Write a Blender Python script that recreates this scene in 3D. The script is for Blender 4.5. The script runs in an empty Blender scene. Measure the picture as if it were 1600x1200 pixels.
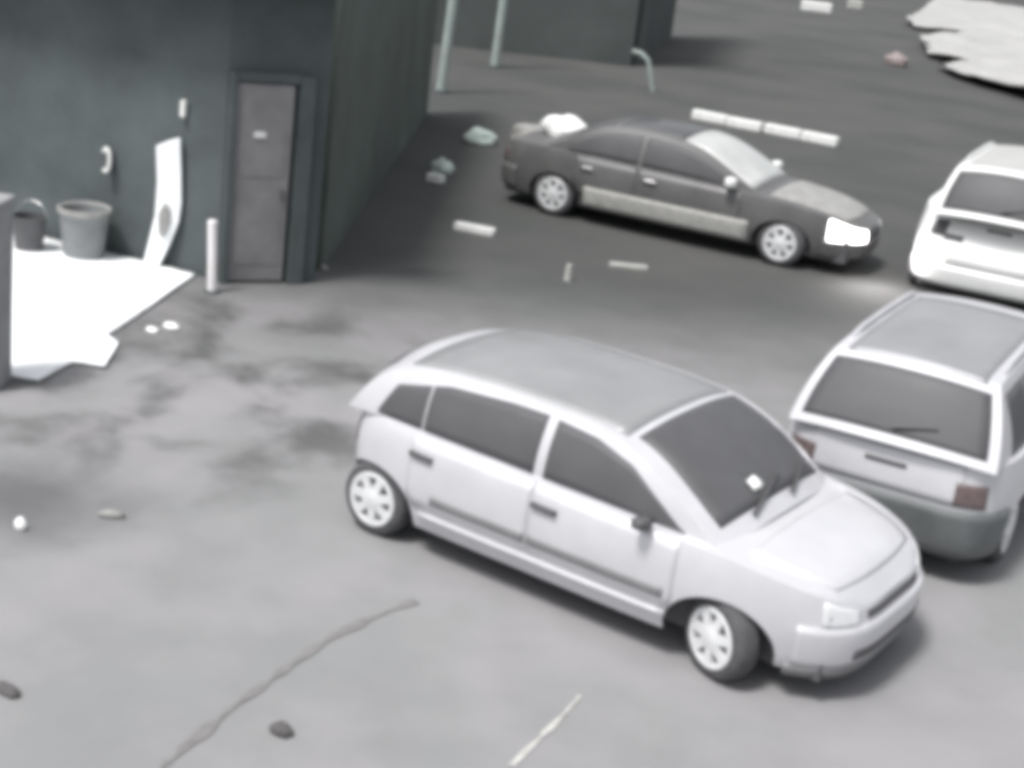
import bpy, bmesh, math, random
from mathutils import Vector, Matrix, noise
random.seed(7)
R = math.radians
scene = bpy.context.scene
C = scene.collection

# ------------------------------------------------------------------ camera
cam_d = bpy.data.cameras.new('camera')
cam = bpy.data.objects.new('camera', cam_d)
C.objects.link(cam)
CAM_POS = Vector((4.8484, -9.0695, 4.7914))
yaw, pit, rol = 2.1449, 0.3256, 0.1239
vd = Vector((math.cos(pit) * math.cos(yaw), math.cos(pit) * math.sin(yaw), -math.sin(pit)))
vr = Vector((math.sin(yaw), -math.cos(yaw), 0))
vu = vr.cross(vd)
r2 = vr * math.cos(rol) + vu * math.sin(rol)
u2 = vu * math.cos(rol) - vr * math.sin(rol)
m3 = Matrix((r2, u2, -vd)).transposed()
cam.matrix_world = Matrix.Translation(CAM_POS) @ m3.to_4x4()
cam_d.sensor_width = 36
cam_d.lens = 54
cam_d.clip_end = 500
scene.camera = cam

# ------------------------------------------------------------------ light
SUN_AZ, SUN_EL = -103, 63
world = bpy.data.worlds.new('World')
scene.world = world
world.use_nodes = True
wn = world.node_tree
wn.nodes.clear()
sky = wn.nodes.new('ShaderNodeTexSky')
sky.sky_type = 'NISHITA'
sky.sun_disc = False
sky.sun_elevation = R(SUN_EL)
sky.sun_rotation = R(90 - SUN_AZ)
sky.dust_density = 3
hsv = wn.nodes.new('ShaderNodeHueSaturation')
hsv.inputs['Saturation'].default_value = 0.22
bg = wn.nodes.new('ShaderNodeBackground')
bg.inputs['Strength'].default_value = 0.12
wo = wn.nodes.new('ShaderNodeOutputWorld')
wn.links.new(sky.outputs[0], hsv.inputs['Color'])
wn.links.new(hsv.outputs[0], bg.inputs['Color'])
wn.links.new(bg.outputs[0], wo.inputs['Surface'])
sl = bpy.data.lights.new('sun', 'SUN')
sl.energy = 2.3
sl.angle = R(12)
sl.color = (1.0, 0.975, 0.95)
so = bpy.data.objects.new('sun', sl)
C.objects.link(so)
to_sun = Vector((math.cos(R(SUN_EL)) * math.cos(R(SUN_AZ)), math.cos(R(SUN_EL)) * math.sin(R(SUN_AZ)), math.sin(R(SUN_EL))))
so.rotation_euler = to_sun.to_track_quat('Z', 'Y').to_euler()
so.location = to_sun * 40
scene.view_settings.view_transform = 'Standard'
scene.view_settings.look = 'None'
scene.view_settings.gamma = 1
scene.view_settings.use_curve_mapping = False
scene.view_settings.exposure = 0.52
scene.render.engine = 'CYCLES'
scene.cycles.filter_width = 6.8          # soft security-camera sensor

# ------------------------------------------------------------------ materials
def mat(name, col, rough=0.6, metal=0.0, var=0.12, scale=6.0, bump=0.0, bscale=40.0, coat=0.0, spec=0.5, emit=None, estr=0.0):
    m = bpy.data.materials.new(name)
    m.use_nodes = True
    nt = m.node_tree
    b = nt.nodes['Principled BSDF']
    b.inputs['Roughness'].default_value = rough
    b.inputs['Metallic'].default_value = metal
    b.inputs['Coat Weight'].default_value = coat
    b.inputs['Coat Roughness'].default_value = 0.12
    b.inputs['Specular IOR Level'].default_value = spec
    tc = nt.nodes.new('ShaderNodeTexCoord')
    n = nt.nodes.new('ShaderNodeTexNoise')
    n.inputs['Scale'].default_value = scale
    n.inputs['Detail'].default_value = 6
    n.inputs['Roughness'].default_value = 0.62
    nt.links.new(tc.outputs['Object'], n.inputs['Vector'])
    r = nt.nodes.new('ShaderNodeValToRGB')
    r.color_ramp.elements[0].position = 0.3
    r.color_ramp.elements[1].position = 0.7
    r.color_ramp.elements[0].color = (*[c * (1 - var) for c in col], 1)
    r.color_ramp.elements[1].color = (*[min(1, c * (1 + var)) for c in col], 1)
    nt.links.new(n.outputs['Fac'], r.inputs['Fac'])
    nt.links.new(r.outputs['Color'], b.inputs['Base Color'])
    mr = nt.nodes.new('ShaderNodeMapRange')
    mr.inputs['To Min'].default_value = max(0.02, rough - 0.12)
    mr.inputs['To Max'].default_value = min(1, rough + 0.12)
    nt.links.new(n.outputs['Fac'], mr.inputs['Value'])
    nt.links.new(mr.outputs[0], b.inputs['Roughness'])
    if bump:
        n2 = nt.nodes.new('ShaderNodeTexNoise')
        n2.inputs['Scale'].default_value = bscale
        n2.inputs['Detail'].default_value = 5
        nt.links.new(tc.outputs['Object'], n2.inputs['Vector'])
        bp = nt.nodes.new('ShaderNodeBump')
        bp.inputs['Strength'].default_value = bump
        bp.inputs['Distance'].default_value = 0.02
        nt.links.new(n2.outputs['Fac'], bp.inputs['Height'])
        nt.links.new(bp.outputs[0], b.inputs['Normal'])
    if emit:
        b.inputs['Emission Color'].default_value = (*emit, 1)
        b.inputs['Emission Strength'].default_value = estr
    return m

M = {
    'silver': mat('silver_paint', (0.60, 0.602, 0.625), 0.38, 0.15, 0.06, 2.5, coat=0.4),
    'roofshade': mat('roof_painted_shade', (0.30, 0.305, 0.31), 0.5, 0.2, 0.10, 2.0, coat=0.2),  # shade on the silver roofs painted in as grey
    'white': mat('white_paint', (0.80, 0.81, 0.80), 0.42, 0.0, 0.05, 2.0, coat=0.4),
    'paleroofshade': mat('white_roof_painted_shade', (0.46, 0.46, 0.44), 0.5, 0.0, 0.08, 2.0, coat=0.2),  # shade on the white roof painted in as a duller tone
    'black': mat('black_paint', (0.085, 0.088, 0.09), 0.45, 0.1, 0.25, 2.0, coat=0.3),
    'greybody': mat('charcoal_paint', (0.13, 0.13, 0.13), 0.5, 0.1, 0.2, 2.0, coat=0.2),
    'glass': mat('tinted_glass', (0.10, 0.101, 0.106), 0.5, 0.0, 0.10, 3.0, spec=0.25),
    'trim': mat('black_plastic', (0.09, 0.09, 0.095), 0.6, 0.0, 0.15, 8.0),
    'greyplastic': mat('grey_plastic', (0.22, 0.22, 0.225), 0.65, 0.0, 0.12, 5.0),
    'tyre': mat('dusty_rubber', (0.085, 0.085, 0.09), 0.85, 0.0, 0.2, 10.0, bump=0.3),
    'rim': mat('wheel_silver', (0.75, 0.76, 0.77), 0.35, 0.2, 0.08, 12.0),
    'lens': mat('lamp_lens', (0.72, 0.73, 0.74), 0.15, 0.0, 0.12, 14.0, coat=0.6),
    'redlens': mat('tail_lens', (0.13, 0.095, 0.095), 0.25, 0.0, 0.15, 14.0, coat=0.5),
    'chrome': mat('chrome', (0.8, 0.8, 0.8), 0.2, 0.9, 0.05, 10.0),
    'headlit': mat('lit_headlamp', (1, 0.96, 0.97), 0.3, 0, 0.02, emit=(1.0, 0.93, 0.95), estr=7.0),
    'wall': mat('dark_render_wall', (0.080, 0.096, 0.098), 0.9, 0, 0.28, 0.9, bump=0.4, bscale=18),
    'wallgreen': mat('mossy_dark_wall', (0.092, 0.112, 0.099), 0.9, 0, 0.3, 0.6, bump=0.4, bscale=14),
    'housegrey': mat('grey_house_render', (0.072, 0.082, 0.080), 0.9, 0, 0.25, 0.5, bump=0.3, bscale=8),
    'pillar': mat('grey_concrete_pillar', (0.30, 0.305, 0.31), 0.9, 0, 0.22, 2.2, bump=0.5, bscale=20),
    'door': mat('grey_metal_door', (0.225, 0.222, 0.226), 0.55, 0.1, 0.25, 1.6, bump=0.1, bscale=10),
    'doorframe': mat('dark_door_frame', (0.076, 0.090, 0.092), 0.8, 0, 0.2, 3),
    'whitesheet': mat('white_sheet', (0.9, 0.92, 0.93), 0.7, 0, 0.03, 3.0, bump=0.2, bscale=5),
    'whitepaint': mat('white_road_paint', (0.78, 0.79, 0.77), 0.8, 0, 0.15, 14.0, bump=0.3, bscale=50),
    'wornpaint': mat('worn_road_paint', (0.44, 0.44, 0.42), 0.85, 0, 0.25, 18.0),
    'tar': mat('tar_seam', (0.195, 0.188, 0.188), 0.85, 0, 0.2, 9.0),
    'palepole': mat('pale_pole', (0.30, 0.35, 0.33), 0.7, 0, 0.2, 2.0),
    'whitepole': mat('white_pole', (0.82, 0.80, 0.80), 0.5, 0, 0.06, 5.0),
    'darkbin': mat('dark_plastic_bin', (0.13, 0.14, 0.142), 0.6, 0, 0.2, 4.0),
    'greybin': mat('grey_plastic_drum', (0.20, 0.21, 0.215), 0.6, 0, 0.15, 4.0),
    'paintedglare': mat('glass_painted_reflection', (0.50, 0.51, 0.50), 0.4, 0, 0.18, 1.6, coat=0.3),  # bright reflection on the saloon windscreen, painted in as a pale colour
    'palegreen': mat('pale_green_plastic', (0.50, 0.58, 0.54), 0.6, 0, 0.15, 7.0),
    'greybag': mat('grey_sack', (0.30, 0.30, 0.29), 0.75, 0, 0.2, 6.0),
    'whitebag': mat('white_paper_and_reflection_lump', (0.88, 0.89, 0.88), 0.5, 0, 0.08, 9.0),
    'pinkbag': mat('pinkish_plastic', (0.27, 0.225, 0.225), 0.6, 0, 0.15, 7.0),
    'tarp': mat('pale_tarpaulin', (0.40, 0.40, 0.39), 0.7, 0, 0.14, 0.7, bump=0.3, bscale=4),
    'stone': mat('dark_stone', (0.10, 0.095, 0.095), 0.9, 0, 0.2, 20.0, bump=0.4, bscale=30),
    'soil': mat('pale_dry_soil', (0.34, 0.34, 0.33), 0.95, 0, 0.25, 3.0, bump=0.8, bscale=22),
    'darksoil': mat('dark_damp_soil', (0.16, 0.16, 0.16), 0.95, 0, 0.25, 3.0, bump=0.8, bscale=22),
}

def ground_material():
    m = bpy.data.materials.new('concrete_painted_falloff')
    m.use_nodes = True
    nt = m.node_tree
    N, L = nt.nodes, nt.links
    b = N['Principled BSDF']
    b.inputs['Roughness'].default_value = 0.88
    b.inputs['Specular IOR Level'].default_value = 0.25
    tc = N.new('ShaderNodeTexCoord')
    def nz(scale, detail=6, rough=0.6, dist=0.0):
        n = N.new('ShaderNodeTexNoise')
        n.inputs['Scale'].default_value = scale
        n.inputs['Detail'].default_value = detail
        n.inputs['Roughness'].default_value = rough
        n.inputs['Distortion'].default_value = dist
        L.new(tc.outputs['Object'], n.inputs['Vector'])
        return n.outputs['Fac']
    def mrange(v, a, c, lo=0.0, hi=1.0, smooth=True):
        r = N.new('ShaderNodeMapRange')
        if smooth: r.interpolation_type = 'SMOOTHSTEP'
        r.inputs['From Min'].default_value = a
        r.inputs['From Max'].default_value = c
        r.inputs['To Min'].default_value = lo
        r.inputs['To Max'].default_value = hi
        L.new(v, r.inputs['Value'])
        return r.outputs[0]
    def math_(op, a, c):
        n = N.new('ShaderNodeMath')
        n.operation = op
        for i, v in enumerate((a, c)):
            if isinstance(v, (int, float)): n.inputs[i].default_value = v
            else: L.new(v, n.inputs[i])
        return n.outputs[0]
    def mix(f, a, c):
        n = N.new('ShaderNodeMix')
        n.data_type = 'RGBA'
        if isinstance(f, (int, float)): n.inputs[0].default_value = f
        else: L.new(f, n.inputs[0])
        for i, v in ((6, a), (7, c)):
            if isinstance(v, tuple): n.inputs[i].default_value = (*v, 1)
            else: L.new(v, n.inputs[i])
        return n.outputs[2]
    dot = N.new('ShaderNodeVectorMath')
    dot.operation = 'DOT_PRODUCT'
    dot.inputs[1].default_value = (-0.54, 0.84, 0)
    L.new(tc.outputs['Object'], dot.inputs[0])
    t = math_('ADD', dot.outputs['Value'], math_('MULTIPLY', math_('SUBTRACT', nz(0.32, 5, 0.6), 0.5), 3.5))
    painted_falloff = mrange(t, 2.4, 9.0)  # darkens with distance, light falloff painted into the ground colour
    conc = mix(mrange(nz(0.55, 4), 0.35, 0.65), (0.245, 0.25, 0.252), (0.292, 0.285, 0.294))
    conc = mix(mrange(nz(1.3, 6, 0.55), 0.35, 0.75, 0.0, 0.3), conc, (0.18, 0.18, 0.185))
    conc = mix(mrange(nz(26, 4, 0.7), 0.4, 0.8, 0.0, 0.12), conc, (0.30, 0.295, 0.29))
    far_dark = mix(mrange(nz(0.25, 5), 0.35, 0.65), (0.066, 0.070, 0.068), (0.090, 0.090, 0.088))
    far_dark = mix(mrange(nz(40, 3, 0.7), 0.45, 0.8, 0, 0.4), far_dark, (0.12, 0.12, 0.12))
    # patch of loose dirt near the wall and the old oil stains
    dirt = mrange(nz(0.8, 5, 0.55, 0.3), 0.44, 0.66)
    sub = N.new('ShaderNodeVectorMath'); sub.operation = 'DISTANCE'
    sub.inputs[1].default_value = (-5.0, 0.8, 0)
    L.new(tc.outputs['Object'], sub.inputs[0])
    near_wall = mrange(sub.outputs['Value'], 1.6, 4.2, 1.0, 0.0)
    conc = mix(math_('MULTIPLY', math_('MULTIPLY', dirt, near_wall), 0.95), conc, (0.095, 0.096, 0.097))
    st = N.new('ShaderNodeVectorMath'); st.operation = 'DISTANCE'
    st.inputs[1].default_value = (-3.55, -2.35, 0)
    L.new(tc.outputs['Object'], st.inputs[0])
    stain = mrange(math_('ADD', st.outputs['Value'], math_('MULTIPLY', nz(1.6, 4), 0.9)), 0.5, 1.55, 0.85, 0.0)
    conc = mix(stain, conc, (0.105, 0.105, 0.11))
    L.new(mix(painted_falloff, conc, far_dark), b.inputs['Base Color'])
    bp = N.new('ShaderNodeBump')
    bp.inputs['Strength'].default_value = 0.22
    bp.inputs['Distance'].default_value = 0.02
    L.new(nz(30, 6, 0.7), bp.inputs['Height'])
    L.new(bp.outputs[0], b.inputs['Normal'])
    return m
M['ground'] = ground_material()

# ------------------------------------------------------------------ helpers
def link(name, verts, faces, material, parent=None, smooth=False, angle=40):
    me = bpy.data.meshes.new(name)
    me.from_pydata([tuple(v) for v in verts], [], faces)
    bm = bmesh.new(); bm.from_mesh(me)
    bmesh.ops.remove_doubles(bm, verts=bm.verts, dist=1e-5)
    bmesh.ops.recalc_face_normals(bm, faces=bm.faces)
    bm.to_mesh(me); bm.free()
    me.materials.append(M[material])
    if smooth:
        me.polygons.foreach_set('use_smooth', [True] * len(me.polygons))
        me.set_sharp_from_angle(angle=R(angle))
    o = bpy.data.objects.new(name, me)
    C.objects.link(o)
    if parent: o.parent = parent
    return o

def tag(o, label, cat=None, group=None, kind=None):
    if label: o['label'] = label
    if cat: o['category'] = cat
    if group: o['group'] = group
    if kind: o['kind'] = kind
    return o

def empty(name, loc, rz, label, cat, group=None):
    o = bpy.data.objects.new(name, None)
    C.objects.link(o)
    o.empty_display_size = 0.2
    o.location = loc; o.rotation_euler = (0, 0, rz)
    return tag(o, label, cat, group)

def solid(o, t, off=-1.0):
    md = o.modifiers.new('thickness', 'SOLIDIFY'); md.thickness = t; md.offset = off
    return o

def bevel(o, w, seg=2):
    md = o.modifiers.new('edges', 'BEVEL'); md.width = w; md.segments = seg; md.limit_method = 'ANGLE'
    return o

def box_geo(c, s, rz=0.0):
    cx, cy, cz = c; hx, hy, hz = [a / 2 for a in s]
    ca, sa = math.cos(rz), math.sin(rz)
    v = []
    for dz in (-hz, hz):
        for dx, dy in ((-hx, -hy), (hx, -hy), (hx, hy), (-hx, hy)):
            v.append((cx + dx * ca - dy * sa, cy + dx * sa + dy * ca, cz + dz))
    f = [(0, 3, 2, 1), (4, 5, 6, 7), (0, 1, 5, 4), (1, 2, 6, 5), (2, 3, 7, 6), (3, 0, 4, 7)]
    return v, f

def box(name, c, s, material, parent=None, rz=0.0, bw=0.0):
    v, f = box_geo(c, s, rz)
    o = link(name, v, f, material, parent)
    if bw: bevel(o, bw)
    return o

def grid_faces(nu, nv, off=0, wrap=False):
    f = []
    for i in range(nu - 1):
        for j in range(nv - 1):
            a = off + i * nv + j
            f.append((a, a + nv, a + nv + 1, a + 1))
    return f

def lathe(profile, seg=32, axis='z'):
    v, f = [], []
    n = len(profile)
    for i in range(seg):
        a = 2 * math.pi * i / seg
        for r, h in profile:
            p = (r * math.cos(a), r * math.sin(a), h)
            v.append(p if axis == 'z' else (p[0], p[2], p[1]))
    for i in range(seg):
        k = (i + 1) % seg
        for j in range(n - 1):
            f.append((i * n + j, k * n + j, k * n + j + 1, i * n + j + 1))
    return v, f

def tube(points, radii, seg=12):
    v, f = [], []
    pts = [Vector(p) for p in points]
    for i, p in enumerate(pts):
        d = (pts[min(i + 1, len(pts) - 1)] - pts[max(i - 1, 0)]).normalized()
        a = d.orthogonal().normalized() if i == 0 else (a - d * a.dot(d)).normalized()
        b = d.cross(a)
        r = radii[i] if isinstance(radii, (list, tuple)) else radii
        for k in range(seg):
            t = 2 * math.pi * k / seg
            v.append(p + a * (r * math.cos(t)) + b * (r * math.sin(t)))
    for i in range(len(pts) - 1):
        for k in range(seg):
            k2 = (k + 1) % seg
            f.append((i * seg + k, i * seg + k2, (i + 1) * seg + k2, (i + 1) * seg + k))
    f.append(tuple(range(seg - 1, -1, -1)))
    f.append(tuple((len(pts) - 1) * seg + k for k in range(seg)))
    return v, f

def lump(name, loc, size, material, seed=0, rough=0.35, rz=0.0, flat=True, sub=3):
    bm = bmesh.new()
    bmesh.ops.create_icosphere(bm, subdivisions=sub, radius=1)
    for v in bm.verts:
        n = noise.noise(v.co * 1.6 + Vector((seed * 7.3, seed, 0))) * rough + noise.noise(v.co * 4 + Vector((0, seed * 3.1, 0))) * rough * 0.4
        v.co *= 1 + n
        if flat and v.co.z < -0.55: v.co.z = -0.55
        v.co = Vector((v.co.x * size[0] / 2, v.co.y * size[1] / 2, (v.co.z + 0.55) * size[2] / 1.55))
    me = bpy.data.meshes.new(name); bm.to_mesh(me); bm.free()
    me.polygons.foreach_set('use_smooth', [True] * len(me.polygons))
    me.materials.append(M[material])
    o = bpy.data.objects.new(name, me); C.objects.link(o)
    o.location = loc; o.rotation_euler = (0, 0, rz)
    return o

def interp(pts, x):
    if x <= pts[0][0]: return pts[0][1]
    if x >= pts[-1][0]: return pts[-1][1]
    for (x0, y0), (x1, y1) in zip(pts, pts[1:]):
        if x <= x1:
            return y0 + (y1 - y0) * (x - x0) / (x1 - x0 + 1e-12)

def sinterp(pts, x):                       # monotone-ish smooth interpolation
    n = len(pts)
    if x <= pts[0][0]: return pts[0][1]
    if x >= pts[-1][0]: return pts[-1][1]
    for i in range(n - 1):
        x0, y0 = pts[i]; x1, y1 = pts[i + 1]
        if x <= x1:
            h = x1 - x0
            m0 = (y1 - pts[i - 1][1]) / (x1 - pts[i - 1][0]) if i > 0 else (y1 - y0) / h
            m1 = (pts[i + 2][1] - y0) / (pts[i + 2][0] - x0) if i < n - 2 else (y1 - y0) / h
            t = (x - x0) / h
            return ((2 * t**3 - 3 * t**2 + 1) * y0 + (t**3 - 2 * t**2 + t) * h * m0 + (-2 * t**3 + 3 * t**2) * y1 + (t**3 - t**2) * h * m1)

def catmull(pts, n):
    out = []
    P = [Vector(p) for p in pts]
    P = [P[0] * 2 - P[1]] + P + [P[-1] * 2 - P[-2]]
    for i in range(1, len(P) - 2):
        for k in range(n):
            t = k / n
            a, b, c, d = P[i - 1], P[i], P[i + 1], P[i + 2]
            out.append(0.5 * ((2 * b) + (c - a) * t + (2 * a - 5 * b + 4 * c - d) * t * t + (3 * b - a - 3 * c + d) * t**3))
    out.append(P[-2])
    return out

# ------------------------------------------------------------------ cars
class Car:
    """x forward, y left, z up, origin on the ground under the middle of the car"""
    def __init__(s, name, label, cat, loc, heading, p, group=None):
        s.p = p
        s.root = empty(name, loc, heading, label, cat, group)
        xF, xR, W = p['xF'], p['xR'], p['W']
        xm = p.get('xm', 0.0)
        pts = []
        n = 240
        for i in range(n + 1):
            a = math.pi * i / n
            if a <= math.pi / 2:
                e = 2 / p.get('nf', 4.2)
                x = xm + (xF - xm) * abs(math.cos(a)) ** e
                y = W * abs(math.sin(a)) ** e
            else:
                e = 2 / p.get('nr', 5.5)
                x = xm - (xm - xR) * abs(math.cos(a)) ** e
                y = W * abs(math.sin(a)) ** e
            if i in (0, n): y = 0.0
            pts.append(Vector((x, -y)))
        # resample by arc length
        S = [0]
        for a, b in zip(pts, pts[1:]): S.append(S[-1] + (b - a).length)
        s.S = S; s.pts = pts; s.len = S[-1]

    def plan(s, t):
        t = min(max(t, 0), s.len)
        lo, hi = 0, len(s.S) - 1
        while hi - lo > 1:
            m = (lo + hi) // 2
            if s.S[m] <= t: lo = m
            else: hi = m
        k = (t - s.S[lo]) / max(1e-9, s.S[hi] - s.S[lo])
        p = s.pts[lo].lerp(s.pts[hi], k)
        def tan(i):
            return (s.pts[min(i + 1, len(s.pts) - 1)] - s.pts[max(i - 1, 0)])
        d = tan(lo).lerp(tan(hi), k).normalized()
        nrm = Vector((d.y, -d.x))
        if nrm.dot(p - Vector((p.x * 0.6, 0))) < 0: nrm = -nrm
        if t < 1e-6: nrm = Vector((1, 0))
        if t > s.len - 1e-6: nrm = Vector((-1, 0))
        return p, nrm

    def s_of_x(s, x):                        # arc position on the flank at station x
        lo, hi = 0, s.len
        for _ in range(40):
            m = (lo + hi) / 2
            if s.plan(m)[0].x > x: lo = m
            else: hi = m
        return lo

    def belt(s, x): return sinterp(s.p['belt'], x)

    def inset(s, z, x, nx):
        i = sinterp(s.p['sec'], z)
        if nx > 0: i += s.p.get('leanf', 0.12) * nx * nx * max(0, (z - 0.35) / 0.45) ** 2
        else: i += s.p.get('leanr', 0.06) * nx * nx * max(0, (z - 0.4) / 0.5) ** 2
        return i

    def wp(s, t, z, off=0.0, side=-1):
        p, n = s.plan(t)
        q = p - n * (s.inset(z, p.x, n.x) - off)
        return Vector((q.x, q.y if side < 0 else -q.y, z))

    def arch(s, x, lo):
        z = lo
        for xc in s.p['axles']:
            d = (x - xc) / s.p['arx']
            if abs(d) < 1: z = max(z, s.p['arz0'] + s.p['arz'] * math.sqrt(1 - d * d))
        return z

    def body(s, material):
        p = s.p
        ts = [s.len * i / 150 for i in range(151)]
        for xc in p['axles']:
            for e in (-1.001, -0.999, -0.99, -0.97, -0.94, -0.9, 0.9, 0.94, 0.97, 0.99, 0.999, 1.001): ts.append(s.s_of_x(xc + e * p['arx']))
        ts = sorted(ts)
        V, F = [], []
        nr = 15
        for side in (-1, 1):
            o = len(V)
            for t in ts:
                x = s.plan(t)[0].x
                z0, z1 = s.arch(x, p['sill']), s.belt(x)
                for j in range(nr):
                    V.append(s.wp(t, z0 + (z1 - z0) * j / (nr - 1), 0, side))
            F += grid_faces(len(ts), nr, o)
        # decks (bonnet, boot or the shelf under the glasshouse)
        nu = 13
        o = len(V)
        for t in ts:
            q = s.wp(t, s.belt(s.plan(t)[0].x), 0, -1)
            for j in range(nu):
                u = -1 + 2 * j / (nu - 1)
                V.append(Vector((q.x, -q.y * u, q.z + s.crown(q.x) * (1 - abs(u) ** 2.2))))
        F += grid_faces(len(ts), nu, o)
        # glasshouse shell
        gv, gf = s.glasshouse()
        o = len(V)
        V += gv; F += [tuple(i + o for i in f) for f in gf]
        ob = link('body', V, F, material, s.root, True, 32)
        # dark under-body between the wheels
        hw = p['W'] - 0.27
        box('underbody', ((p['xF'] + p['xR']) / 2, 0, (0.17 + 0.62) / 2), (p['xF'] - p['xR'] - 0.35, 2 * hw, 0.45), 'trim', s.root)
        return ob

    def crown(s, x):
        return s.p.get('crown', 0.05) * min(1, max(0, (s.p['xF'] - x) / 0.25)) * min(1, max(0, (x - s.p['xR']) / 0.25))

    # ---- glasshouse
    def yg(s, x, z):
        p = s.p
        b = s.belt(x)
        v = min(1, max(0, (z - b) / (p['zroof'] - b)))
        xc = (p['roofline'][0][0] + p['roofline'][-1][0]) / 2
        L = (p['roofline'][0][0] - p['roofline'][-1][0]) / 2
        tp = 1 - p.get('gtaper', 0.06) * abs((x - xc) / L) ** 3
        return (p['gb'] + (p['gr'] - p['gb']) * v + 0.03 * 4 * v * (1 - v)) * tp

    def rl(s):
        if not hasattr(s, '_rl'):
            s._rl = catmull([Vector((a, b, 0)) for a, b in s.p['roofline']], 8)
        return s._rl

    def top_at(s, x):
        pts = sorted([(q.x, q.y) for q in s.rl()])
        return interp(pts, x)

    def cross(s, k, u, off=0.0):              # point on the roof / screens, k runs along the roofline
        r = s.rl()
        k = min(max(k, 0), len(r) - 1)
        i = min(int(k), len(r) - 2)
        q = r[i].lerp(r[i + 1], k - i)
        d = (r[min(i + 1, len(r) - 1)] - r[max(i, 0)]).normalized()
        nx, nz = d.y, -d.x
        if nz < 0: nx, nz = -nx, -nz
        y = s.yg(q.x, q.y)
        amt = (1 - abs(u) ** 2.3)
        bow = s.p.get('rbow', 0.05) + abs(nx) * s.p.get('sbow', 0.1)
        return Vector((q.x + nx * (bow * amt + off), -y * u, q.y + nz * (bow * amt + off)))

    def glasshouse(s):
        V, F = [], []
        r = s.rl()
        xs = sorted(q.x for q in r)
        nr = 9
        for side in (-1, 1):
            o = len(V)
            for x in xs:
                b, t = s.belt(x) - 0.01, s.top_at(x)
                for j in range(nr):
                    z = b + (t - b) * j / (nr - 1)
                    V.append(Vector((x, side * s.yg(x, z), z)))
            F += grid_faces(len(xs), nr, o)
        nu = 17
        o = len(V)
        for k in range(len(r)):
            for j in range(nu):
                V.append(s.cross(k, -1 + 2 * j / (nu - 1)))
        F += grid_faces(len(r), nu, o)
        return V, F

    def top_patch(s, name, k0, k1, u0, u1, material, off=0.006, parent=None, nk=14, nu=15, curve=0.0):
        V = []
        for i in range(nk):
            for j in range(nu):
                u = u0 + (u1 - u0) * j / (nu - 1)
                kk = k0 + (k1 - k0) * i / (nk - 1)
                V.append(s.cross(kk, u, off))
        o = link(name, V, grid_faces(nk, nu), material, parent or s.root, True, 50)
        return solid(o, off + 0.004)

    def side_patch(s, name, x0, x1, lo, hi, material, off=0.006, side=-1, parent=None, nx=26, nz=7):
        V = []
        for i in range(nx):
            x = x0 + (x1 - x0) * i / (nx - 1)
            a, b = lo(x), hi(x)
            b = max(b, a + 0.002)
            for j in range(nz):
                z = a + (b - a) * j / (nz - 1)
                V.append(Vector((x, side * (s.yg(x, z) + off), z)))
        o = link(name, V, grid_faces(nx, nz), material, parent or s.root, True, 50)
        return solid(o, off + 0.004)

    def wall_patch(s, name, t0, t1, lo, hi, material, off=0.01, side=-1, parent=None, nt=22, nz=7, both=False):
        V, F = [], []
        sides = (-1, 1) if both else (side,)
        for sd in sides:
            o = len(V)
            for i in range(nt):
                t = t0 + (t1 - t0) * i / (nt - 1)
                x = s.plan(t)[0].x
                a = lo(x) if callable(lo) else lo
                b = hi(x) if callable(hi) else hi
                b = max(b, a + 0.002)
                for j in range(nz):
                    V.append(s.wp(t, a + (b - a) * j / (nz - 1), off, sd))
            F += grid_faces(nt, nz, o)
        o = link(name, V, F, material, parent or s.root, True, 50)
        return solid(o, off + 0.006)

    def wheels(s, r=0.285, steer=0.0, hub='rim', width=0.19, spokes=7):
        p = s.p
        prof = [(r * 0.70, -width / 2 + 0.005), (r * 0.86, -width / 2), (r * 0.96, -width / 2 + 0.02), (r, -width / 2 + 0.05), (r, width / 2 - 0.05),
                (r * 0.96, width / 2 - 0.02), (r * 0.86, width / 2), (r * 0.70, width / 2 - 0.005), (r * 0.68, 0), (r * 0.70, -width / 2 + 0.005)]
        tv, tf = lathe(prof, 40, 'y')
        # wheel trim: dish with slots; outer face at -y
        rv, rf = [], []
        def add(v, f):
            o = len(rv); rv.extend(v); rf.extend([tuple(i + o for i in q) for q in f])
        ro = r * 0.73
        add(*lathe([(ro, -width / 2 - 0.004), (ro * 0.94, -width / 2 - 0.012), (ro * 0.80, -width / 2 - 0.006), (ro * 0.79, -width / 2 + 0.03)], 40, 'y'))
        add(*lathe([(0.001, -width / 2 - 0.02), (ro * 0.30, -width / 2 - 0.018), (ro * 0.42, -width / 2 - 0.008), (ro * 0.42, -width / 2 + 0.03)], 30, 'y'))
        for k in range(spokes):
            a = 2 * math.pi * k / spokes + 0.3
            ca, sa = math.cos(a), math.sin(a)
            v = []
            for rr, hw, yy in ((ro * 0.36, ro * 0.15, -width / 2 - 0.012), (ro * 0.86, ro * 0.15, -width / 2 - 0.008)):
                for sgn in (-1, 1):
                    for dy in (0, 0.03):
                        v.append((rr * ca - sgn * hw * sa, yy + dy, rr * sa + sgn * hw * ca))
            add(v, [(0, 2, 6, 4), (0, 4, 5, 1), (2, 3, 7, 6), (1, 5, 7, 3), (4, 6, 7, 5), (0, 1, 3, 2)])
        dv, df = lathe([(0.001, -width / 2 + 0.035), (r * 0.69, -width / 2 + 0.035)], 30, 'y')
        me_t = me_r = me_d = None
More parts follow.
